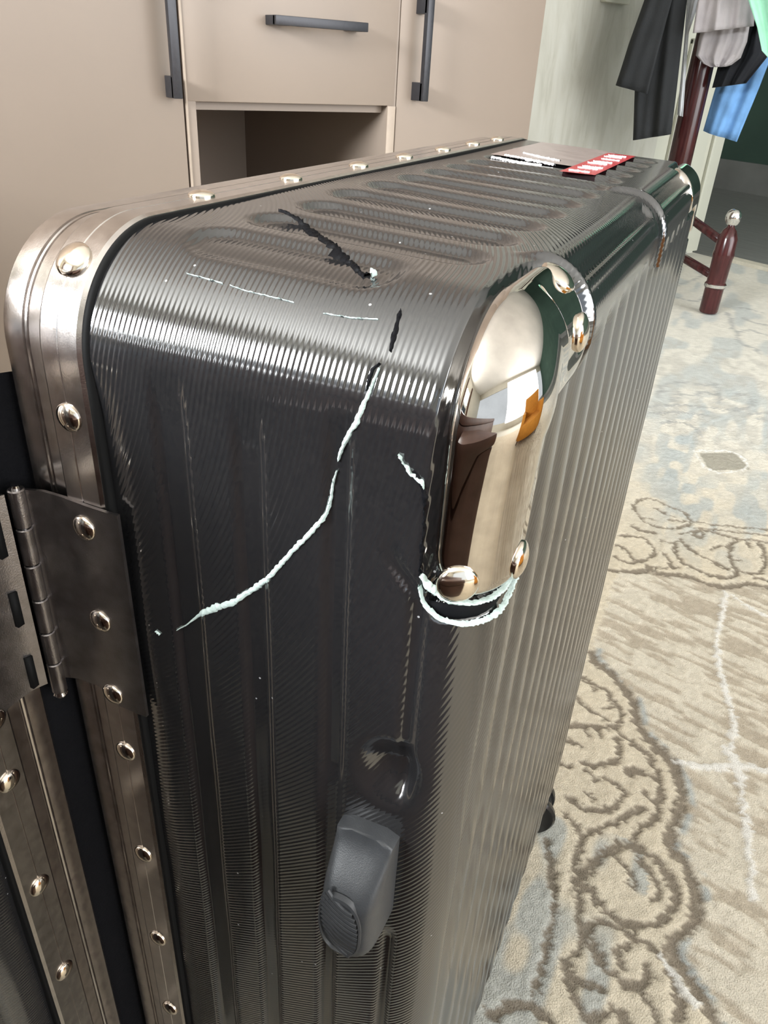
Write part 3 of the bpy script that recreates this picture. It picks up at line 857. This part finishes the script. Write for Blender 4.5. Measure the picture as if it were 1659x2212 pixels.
# ------------------------------------------------------------------ coat rack and the clothes on it
def at(px_, py_, Y):
    d = ROT @ np.array([px_ - PPX[0], py_ - PPX[1], FPX]); return d * Y / d[1]
RC0 = np.array([-6.87, 74.0])
rack = root('coat_rack', (RC0[0], RC0[1], FZ), 'dark mahogany coat rack with turned posts beside the open door', 'coat rack')
m = MB(); m.lathe((RC0[0], RC0[1], FZ + .05), (0, 0, 1), [(.6, 0), (.85, .4), (.85, 9), (.6, 9.4), (.95, 9.8), (.95, 16), (.9, 20), (.70, 20.6), (.92, 21.2), (.6, 21.9), (.5, 22.3), (.62, 22.9), (.6, 30), (.55, 41), (.75, 41.6), (.3, 43)], 24)
m.build('post', MAT['wood'], rack)
m = MB()
m.lathe((RC0[0], RC0[1], FZ + 19.8 + 2.2), (0, 0, 1), [(.5, 0), (.66, .1), (.66, .3), (.5, .4)], 20); m.lathe((RC0[0], RC0[1], FZ + 21.0), (0, 0, 1), [(.86, 0), (.98, .1), (.98, .3), (.86, .4)], 20)
m.build('metal_ring', MAT['steel'], rack)
def short_post(x, y):
    m = MB(); m.lathe((x, y, FZ + .05), (0, 0, 1), [(.66, 0), (.72, .1), (.72, 1.9), (.80, 2.0), (.80, 2.3), (.72, 2.4), (.76, 4.2), (.80, 4.4), (.80, 4.6), (.76, 4.8), (.74, 5.7), (.5, 6.3), (.3, 6.5), (.22, 6.7)], 20)
    p = m.build('foot_post', MAT['wood'], rack)
    m = MB(); m.lathe((x, y, FZ + 6.65), (0, 0, 1), [(.15, 0), (.42, .15), (.56, .45), (.58, .7), (.5, 1.0), (.3, 1.2), (.05, 1.26)], 18); m.build('ball_finial', MAT['steel'], p)
    m = MB(); m.lathe((x, y, FZ + 2.05), (0, 0, 1), [(.78, 0), (.84, .05), (.84, .25), (.78, .3)], 20); m.build('metal_ring', MAT['steel'], p)
    v = np.array([x, y]) - RC0
    for z0, z1 in ((5.3, 6.9), (2.75, 3.5)):
        m = MB(); m.tube([(x, y, FZ + z0), (RC0[0], RC0[1], FZ + z1)], .34, 10); m.build('brace', MAT['wood'], rack)
short_post(-1.45, 67.2); short_post(-12.6, 69.3); short_post(-11.0, 79.4)
pegs = []
for k, (ang, zz) in enumerate(((-.6, 16), (.9, 17.5), (2.6, 16), (4.1, 17.5), (-.1, 20), (-1.3, 18))):
    d = np.array([math.cos(ang), math.sin(ang), 0]); p0 = np.array([RC0[0], RC0[1], zz]); p1 = p0 + d * 3.6 + np.array([0, 0, 1.4])
    m = MB(); m.tube([p0, p0 + d * 2.4 + np.array([0, 0, .4]), p1], [.3, .25, .2], 10); m.lathe(p1 - np.array([0, 0, .1]), (0, 0, 1), [(.15, -.2), (.4, .05), (.4, .3), (.1, .5)], 12)
    m.build('peg', MAT['wood'], rack)
def R_(xl, yl, xr, yr, Y, dY=0): return (at(xl, yl, Y), at(xr, yr, Y + dY))
g = 'clothes hanging on the coat rack'
drape('jacket', [R_(1480, -260, 1520, -262, 72.2), R_(1410, -150, 1512, -150, 71.5), R_(1392, 0, 1484, 0, 71.5), R_(1372, 180, 1462, 190, 71.5), R_(1367, 303, 1450, 290, 71.5)], MAT['cloth_black'], th=.5, waves=3, amp=.22,
      label='black tailored jacket hanging at the left of the coat rack', cat='jacket', group=g)
drape('sleeve', [R_(1425, -150, 1475, -150, 70.3), R_(1392, 0, 1452, 0, 70.2), R_(1358, 95, 1425, 100, 70.0), R_(1330, 184, 1399, 203, 69.9)], MAT['cloth_black'], th=.5, waves=2, amp=.15, parent=bpy.data.objects['jacket'])
drape('shirt', [R_(1500, -200, 1535, -200, 73), R_(1484, 0, 1512, 0, 72.8), R_(1478, 90, 1488, 70, 72.8), R_(1463, 248, 1475, 252, 72.6)], MAT['cloth_white'], th=.2, waves=3, amp=.15, label='white thin garment edge between the black jacket and the post', cat='shirt', group=g)
drape('sweater', [R_(1530, -160, 1610, -160, 71), R_(1508, 0, 1632, 0, 70.6), R_(1497, 72, 1628, 56, 70.4)], MAT['cloth_lilac'], th=.35, waves=5, amp=.25, label='lilac-grey top with a straight hem, draped over the rack', cat='sweater', group=g)
drape('shorts', [R_(1520, 40, 1622, 40, 71.9), R_(1508, 90, 1614, 90, 71.8), R_(1503, 120, 1600, 125, 71.7), R_(1520, 138, 1580, 140, 71.7), R_(1535, 145, 1568, 144, 71.7)], MAT['cloth_lilac'], th=.4, waves=5, amp=.3, label='lilac-grey bag-shaped shorts below the straight hem', cat='shorts', group=g)
drape('shirt', [R_(1600, -150, 1660, -150, 73), R_(1590, 20, 1665, 30, 73), R_(1560, 110, 1660, 120, 72.9), R_(1538, 190, 1612, 180, 72.8)], MAT['cloth_inky'], th=.4, waves=5, amp=.3, label='inky black garment between the lilac-grey top and the jeans', cat='shirt', group=g)
drape('jeans', [R_(1600, -120, 1700, -100, 75.6), R_(1575, 60, 1690, 60, 75.6), R_(1545, 190, 1640, 190, 75.4), R_(1518, 283, 1592, 306, 75.2)], MAT['denim'], th=.5, waves=3, amp=.25, label='light blue denim jeans leg hanging low on the rack', cat='jeans', group=g)
drape('towel', [R_(1640, -150, 1720, -150, 69), R_(1616, 0, 1720, 0, 69), R_(1636, 60, 1720, 80, 69), R_(1646, 110, 1720, 130, 69), R_(1662, 128, 1720, 140, 69)], MAT['cloth_mint'], th=.5, waves=4, amp=.35, label='mint green towelling garment at the right edge', cat='towel', group=g)

# ------------------------------------------------------------------ the rug: carved pile with scroll ornament
def vnoise(x, y, seed):
    r = np.random.RandomState(seed); tb = r.rand(257, 257)
    xi = np.floor(x).astype(int); yi = np.floor(y).astype(int); fx = x - xi; fy = y - yi
    fx = fx * fx * (3 - 2 * fx); fy = fy * fy * (3 - 2 * fy); xi %= 256; yi %= 256
    return (tb[xi, yi] * (1 - fx) + tb[xi + 1, yi] * fx) * (1 - fy) + (tb[xi, yi + 1] * (1 - fx) + tb[xi + 1, yi + 1] * fx) * fy
def fl(px_, py_):
    d = ROT @ np.array([px_ - PPX[0], py_ - PPX[1], FPX]); t = FZ / d[2]; return d[0] * t, d[1] * t
def za(pts): return [fl(1159 + x / 3.318, 1050 + y / 3.318) for x, y in pts]
def zb(pts): return [fl(1059 + x / 2.765, 1612 + y / 2.765) for x, y in pts]
def zc(pts): return [fl(1259 + x / 3.687, 500 + y / 3.687) for x, y in pts]
DARK = [   # (half width, polyline)
 (.20, za([(385,1180),(430,1250),(520,1310),(600,1400),(670,1490),(710,1590),(720,1680),(760,1750),(850,1830),(940,1920),(985,2020),(1020,2110)])),
 (.12, za([(330,1360),(400,1400),(490,1440),(560,1520),(610,1600),(600,1680),(560,1720),(430,1700),(230,1700)])),
 (.10, za([(290,1510),(380,1580),(450,1630),(510,1665)])), (.08, za([(400,1400),(435,1470)])), (.09, za([(480,1580),(560,1570)])),
 (.12, za([(560,1720),(600,1760),(700,1830),(790,1910),(850,1990),(880,2070)])),
 (.11, za([(560,1780),(600,1840),(600,1920),(560,1970),(480,1990),(400,1990),(350,1970)])), (.09, za([(360,1720),(380,1780)])), (.09, za([(450,1720),(480,1790)])),
 (.10, za([(200,1800),(260,1830),(320,1840)])), (.11, za([(640,2010),(720,2010),(800,2060)])), (.09, za([(160,1975),(240,1990)])),
 (.10, za([(700,130),(730,200),(800,260),(900,290),(1010,290),(1100,270),(1110,230),(1050,170),(930,130),(830,80),(740,80),(700,130)])),
 (.10, za([(850,150),(930,190),(990,210)])), (.10, za([(780,210),(850,230)])), (.10, za([(960,230),(1060,240)])),
 (.12, za([(580,410),(640,440),(690,510),(750,530),(830,490),(850,450),(780,360),(680,350),(600,340)])), (.12, za([(560,490),(640,540),(750,530)])),
 (.10, za([(1020,330),(1130,310),(1250,310),(1390,350),(1460,370),(1600,380),(1700,410)])),
 (.12, za([(1000,400),(1000,470),(1050,540),(1150,590),(1250,630),(1390,650),(1450,620),(1400,540),(1380,450),(1400,400),(1440,370)])),
 (.12, za([(1030,370),(1120,450),(1200,500),(1300,550),(1370,580)])), (.14, za([(1130,330),(1170,370),(1200,330)])), (.10, za([(1260,440),(1310,410),(1370,420)])),
 (.17, za([(520,590),(640,600),(760,600),(800,570),(900,620),(1020,620),(1130,650),(1240,690),(1360,710),(1450,700),(1540,680),(1700,730)])),
 (.10, za([(890,380),(960,400),(1010,380)])), (.16, za([(680,270),(770,310),(850,320)])), (.10, za([(890,450),(960,520),(970,560)])), (.09, za([(790,560),(900,575),(1030,570)])),
 (.09, za([(1120,240),(1300,270),(1659,300),(1750,320)])), (.09, za([(1120,290),(1300,300),(1700,350)])),
 (.11, za([(1590,380),(1640,470),(1640,590),(1560,620),(1470,600)])), (.11, za([(1500,380),(1540,430)])), (.10, za([(1390,510),(1470,520)])), (.12, za([(1560,640),(1700,680)])),
 (.20, zb([(980,0),(1080,80),(1130,180),(1150,290),(1120,400),(1080,500),(1050,560),(1130,650),(1200,750),(1230,860),(1240,960),(1210,1040),(1160,1090),(1090,1140),(1070,1190),(1130,1290),(1200,1390),(1270,1490),(1330,1600),(1370,1700)])),
 (.12, zb([(910,0),(980,90),(1010,190),(1030,270),(1000,380),(960,440),(880,480),(850,550)])),
 (.11, zb([(820,140),(870,130),(960,160),(1010,200)])), (.11, zb([(830,130),(850,160)])), (.10, zb([(550,80),(620,110),(690,80),(760,70),(780,20)])), (.09, zb([(550,130),(600,150),(640,190),(680,180)])), (.10, zb([(910,260),(960,300),(1010,330)])),
 (.12, zb([(470,300),(530,350),(650,370),(730,360),(800,300),(810,260),(760,210),(720,190)])), (.09, zb([(570,250),(610,290)])),
 (.13, zb([(910,350),(850,380),(780,430),(700,460),(620,490),(550,530),(530,620),(510,700),(530,780)])), (.12, zb([(450,400),(500,440),(540,500)])),
 (.17, zb([(530,780),(620,680),(700,610),(800,570),(900,600),(990,660),(1060,740),(1110,840),(1120,920),(1060,970)])),
 (.10, zb([(740,630),(760,680),(830,730),(870,790),(850,830),(820,820)])), (.12, zb([(890,650),(950,720),(980,800),(1020,870),(980,910)])),
 (.12, zb([(530,780),(620,890),(720,990),(840,1050),(960,1050),(1060,1010)])), (.14, zb([(530,780),(530,900),(530,1000),(560,1080),(560,1180),(480,1250),(450,1310)])),
 (.14, zb([(600,1050),(700,1030),(790,1080),(880,1140),(980,1190),(1050,1290),(1110,1400),(1150,1520),(1130,1620)])),
 (.13, zb([(600,1060),(620,1180),(660,1260),(720,1340),(800,1400),(900,1420),(960,1380),(940,1300)])), (.12, zb([(770,1290),(760,1190),(860,1170)])),
 (.16, zb([(450,1310),(480,1420),(520,1530),(580,1620),(600,1700)])), (.12, zb([(480,1350),(560,1400),(660,1440)])), (.12, zb([(900,1430),(950,1520),(1000,1620),(1020,1700)])), (.16, zb([(640,1610),(720,1570),(800,1580),(820,1659)])),
 (.11, zb([(340,560),(370,700),(380,840),(400,960),(370,1080),(340,1180),(330,1290),(280,1400),(270,1450)])),
 (.15, zb([(0,1600),(80,1580),(130,1520),(200,1510),(260,1550),(340,1590),(380,1650)]))]
for a in range(14):     # the quieter far ornament
    pass
GREY = [(.22, zc([(1150,640),(1180,700),(1200,770),(1240,800),(1220,850),(1280,900),(1380,920),(1400,960)])), (.2, zc([(1240,800),(1320,770),(1400,800),(1475,820)])), (.2, zc([(1280,680),(1350,720),(1475,740)])), (.2, zc([(1240,600),(1330,610),(1420,640)])),
 (.2, zc([(600,1240),(720,1190),(850,1190),(950,1220),(1075,1210)])), (.2, zc([(610,1320),(600,1280),(650,1250),(700,1280)])), (.2, zc([(1060,1230),(1100,1310),(1080,1360)])), (.2, zc([(890,1300),(960,1270),(1060,1290)])), (.2, zc([(720,1340),(770,1280),(830,1300)])),
 (.2, zc([(1230,1290),(1320,1300),(1370,1350),(1320,1400),(1240,1400)])), (.16, zc([(1300,1450),(1400,1440),(1475,1440)])), (.16, zc([(500,1390),(760,1370),(980,1390),(1180,1420),(1300,1410)])), (.16, zc([(550,1440),(800,1430),(1000,1460)])),
 (.18, zc([(730,430),(860,390),(960,340)])), (.2, zc([(760,520),(900,560),(980,520)])), (.16, zc([(620,1520),(760,1500),(900,1550),(950,1620)])), (.14, zc([(1400,1480),(1475,1500)]))]
WHITE = [(.11, za([(1350,740),(1350,850),(1330,920),(1290,1080),(1310,1280),(1350,1430),(1410,1610),(1420,1740),(1390,1850),(1440,1980),(1500,2080)])),
 (.16, za([(1000,1960),(1150,2000),(1290,2010),(1440,1990),(1560,2000),(1700,2040)])), (.09, za([(1400,770),(1550,890),(1700,930)])),
 (.12, zb([(1400,0),(1470,110),(1500,200),(1510,300),(1540,450),(1560,620),(1560,800),(1580,900)])), (.12, zb([(1040,1250),(1130,1400),(1230,1530)])), (.07, zc([(890,1740),(1220,1735),(1360,1890),(1000,1920),(890,1740)]))]
DIAM = zc([(930, 1755), (1210, 1755), (1340, 1885), (1010, 1895)])
def seglists(sets, X, Y, mask, out_scale=1.0):
    m = np.zeros(X.shape)
    for w, pl in sets:
        pl = np.array(pl)
        if len(pl) > 2:     # round off the polyline
            q = [pl[0]]
            for i in range(len(pl) - 1): q += [pl[i] * .75 + pl[i + 1] * .25, pl[i] * .25 + pl[i + 1] * .75]
            pl = np.array(q + [pl[-1]])
        for a, b in zip(pl[:-1], pl[1:]):
            lo = np.minimum(a, b) - .6; hi = np.maximum(a, b) + .6
            sel = (X > lo[0]) & (X < hi[0]) & (Y > lo[1]) & (Y < hi[1])
            if not sel.any(): continue
            x = X[sel]; y = Y[sel]; d = b - a; L = (d @ d) + 1e-9
            u = np.clip(((x - a[0]) * d[0] + (y - a[1]) * d[1]) / L, 0, 1)
            dist = np.hypot(x - a[0] - u * d[0], y - a[1] - u * d[1])
            m[sel] = np.maximum(m[sel], 1 - ss(w * .5, w * .95, dist))
    return m
cs_ = np.array(lin(-40, 5, 1.5) + lin(5, 38, .065) + lin(38, 77.3, .2) + [77.3]); ns_ = np.array(lin(-47, -24, .2) + lin(-24, 3.0, .065) + lin(3, 44, 1.2) + [44])
Cg, Ng = np.meshgrid(cs_, ns_, indexing='ij')
X = Cg * cv[0] + Ng * nv[0]; Y = Cg * cv[1] + Ng * nv[1]
# stand the tufts at slightly irregular spots so the carved edges are ragged
wx = (vnoise(X * 7, Y * 7, 1) - .5) * .16 + (vnoise(X * 16, Y * 16, 2) - .5) * .12
wy = (vnoise(X * 7, Y * 7, 3) - .5) * .16 + (vnoise(X * 16, Y * 16, 4) - .5) * .12
dk = seglists(DARK, X + wx, Y + wy, None); gy = seglists(GREY, X + 2 * wx, Y + 2 * wy, None); wh = seglists(WHITE, X + wx, Y + wy, None)
# fields: cream inside the ornament, taupe streaked ground between
bl = np.array(DARK[0][1] + DARK[36][1]) if len(DARK) > 36 else np.array(DARK[0][1])
b1 = np.array(DARK[0][1]); b2 = np.array([p for w, pl in DARK for p in pl if w == .20][len(b1):])
bb = np.vstack([b1, b2]); o_ = np.argsort(bb[:, 1])
xb = np.interp(Y + wy, bb[o_, 1], bb[o_, 0])
u6 = np.array([p for w, pl in DARK if w == .17 for p in pl if p[1] > 18]); o_ = np.argsort(u6[:, 0])
yu = np.interp(X + wx, u6[o_, 0], u6[o_, 1])
ground = ss(-.05, .05, X + wx - xb) * (1 - ss(-.05, .05, Y + wy - yu)) * (Y > 7)
p0, p1 = np.array(fl(1400, 1450)), np.array(fl(1500, 1496)); hd = (p1 - p0) / np.linalg.norm(p1 - p0)
al = X * hd[0] + Y * hd[1]; ac = -X * hd[1] + Y * hd[0]
st = vnoise(al * 1.1 + 40, ac * 5.2, 5) * .65 + vnoise(al * 2.2, ac * 9, 6) * .35
st = ss(.40, .58, st + .12 * (vnoise(X * .5, Y * .5, 9) - .5))
big = vnoise(X * .35 + 9, Y * .35, 7); mid = vnoise(X * 1.6, Y * 1.6, 8); fin = vnoise(X * 9, Y * 9, 10) * .6 + vnoise(X * 22, Y * 22, 11) * .4
cream = np.array([.69, .62, .49]); taupe = np.array([.50, .44, .35]); pale = np.array([.71, .68, .60]); dark = np.array([.235, .20, .155]); blue = np.array([.42, .47, .48]); white = np.array([.82, .81, .77])
col = np.ones(X.shape + (3,)) * cream
def mixin(col, c, f): f = np.clip(f, 0, 1)[..., None]; return col * (1 - f) + np.asarray(c) * f
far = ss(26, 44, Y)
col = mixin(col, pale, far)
col = mixin(col, taupe, ground * (1 - .92 * st))
col = mixin(col, pale, ground * st * .45)
# washed blue and grey clouds
rd = np.hypot((X - 2.0) / 3.0, (Y - 39) / 7.5)
bluef = np.exp(-((rd - .9) / .45) ** 2) * ss(.36, .60, vnoise(X * 2.2, Y * .9, 12)) * (rd > .3)
col = mixin(col, blue, .75 * bluef)
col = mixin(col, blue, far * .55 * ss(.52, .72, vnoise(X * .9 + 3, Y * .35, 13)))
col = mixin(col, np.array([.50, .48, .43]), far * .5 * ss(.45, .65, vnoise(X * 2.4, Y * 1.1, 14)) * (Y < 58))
col = mixin(col, blue * .95, (1 - ground) * (Y < 14) * .65 * ss(.5, .68, vnoise(X * 1.8 + 30, Y * .9, 21)) * (X < xb - 1.1))
# blue fringe just outside the dark border
col = mixin(col, blue, .8 * np.exp(-((X - xb - .27) / .10) ** 2) * ss(.25, .5, vnoise(X * 3, Y * 3, 15)) * (Y < 21))
dm = np.array(DIAM); ins = np.ones(X.shape, bool)
for i in range(4):
    a, b = dm[i], dm[(i + 1) % 4]; ins &= ((b[0] - a[0]) * (Y - a[1]) - (b[1] - a[1]) * (X - a[0])) < 0
col = mixin(col, np.array([.36, .34, .28]), ins * .9)
col = mixin(col, np.array([.40, .40, .385]), .8 * gy)
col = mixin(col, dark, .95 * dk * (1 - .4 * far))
col = mixin(col, white, .9 * wh)
col *= (.86 + .28 * fin)[..., None] * (.97 + .06 * mid)[..., None]
near = (1 - ss(50, 70, Y))
Z = FZ - .05 * dk - .03 * ground * (1 - st) + .03 * wh + (.055 * (fin - .5) + .04 * (mid - .5)) * (.3 + .7 * near) - .06
edge_c = np.minimum(77.3 - Cg, .6); Z -= .25 * (1 - ss(0, .5, edge_c))
V = np.stack([X, Y, Z], -1).reshape(-1, 3)
rm, nt, b = newmat('rug_pile')
at_ = nd(nt, 'ShaderNodeVertexColor', layer_name='pile')
fz = noise(nt, coords(nt), 700, 2)
mx = nd(nt, 'ShaderNodeMix', data_type='RGBA', blend_type='MULTIPLY'); mx.inputs[0].default_value = 1
nt.links.new(at_.outputs[0], mx.inputs[6]); nt.links.new(ramp(nt, fz, [(.3, (.85, .85, .85)), (.7, (1, 1, 1))]), mx.inputs[7])
nt.links.new(mx.outputs[2], b.inputs['Base Color']); b.inputs['Roughness'].default_value = .95; b.inputs['Specular IOR Level'].default_value = .15
bump(nt, b, fz, .0012)
under = ((Cg < 33.2) & (Ng < -32.7)).ravel()
RF = [f for f in gridfaces(len(cs_), len(ns_)) if not (under[f[0]] and under[f[2]])]
rug = add('rug', V, RF, rm, attr=np.concatenate([np.clip(col, 0, 1).reshape(-1, 3), np.ones((V.shape[0], 1))], 1),
          label='cream and taupe rug with carved dark scroll borders under the suitcase', cat='rug', recalc=True)
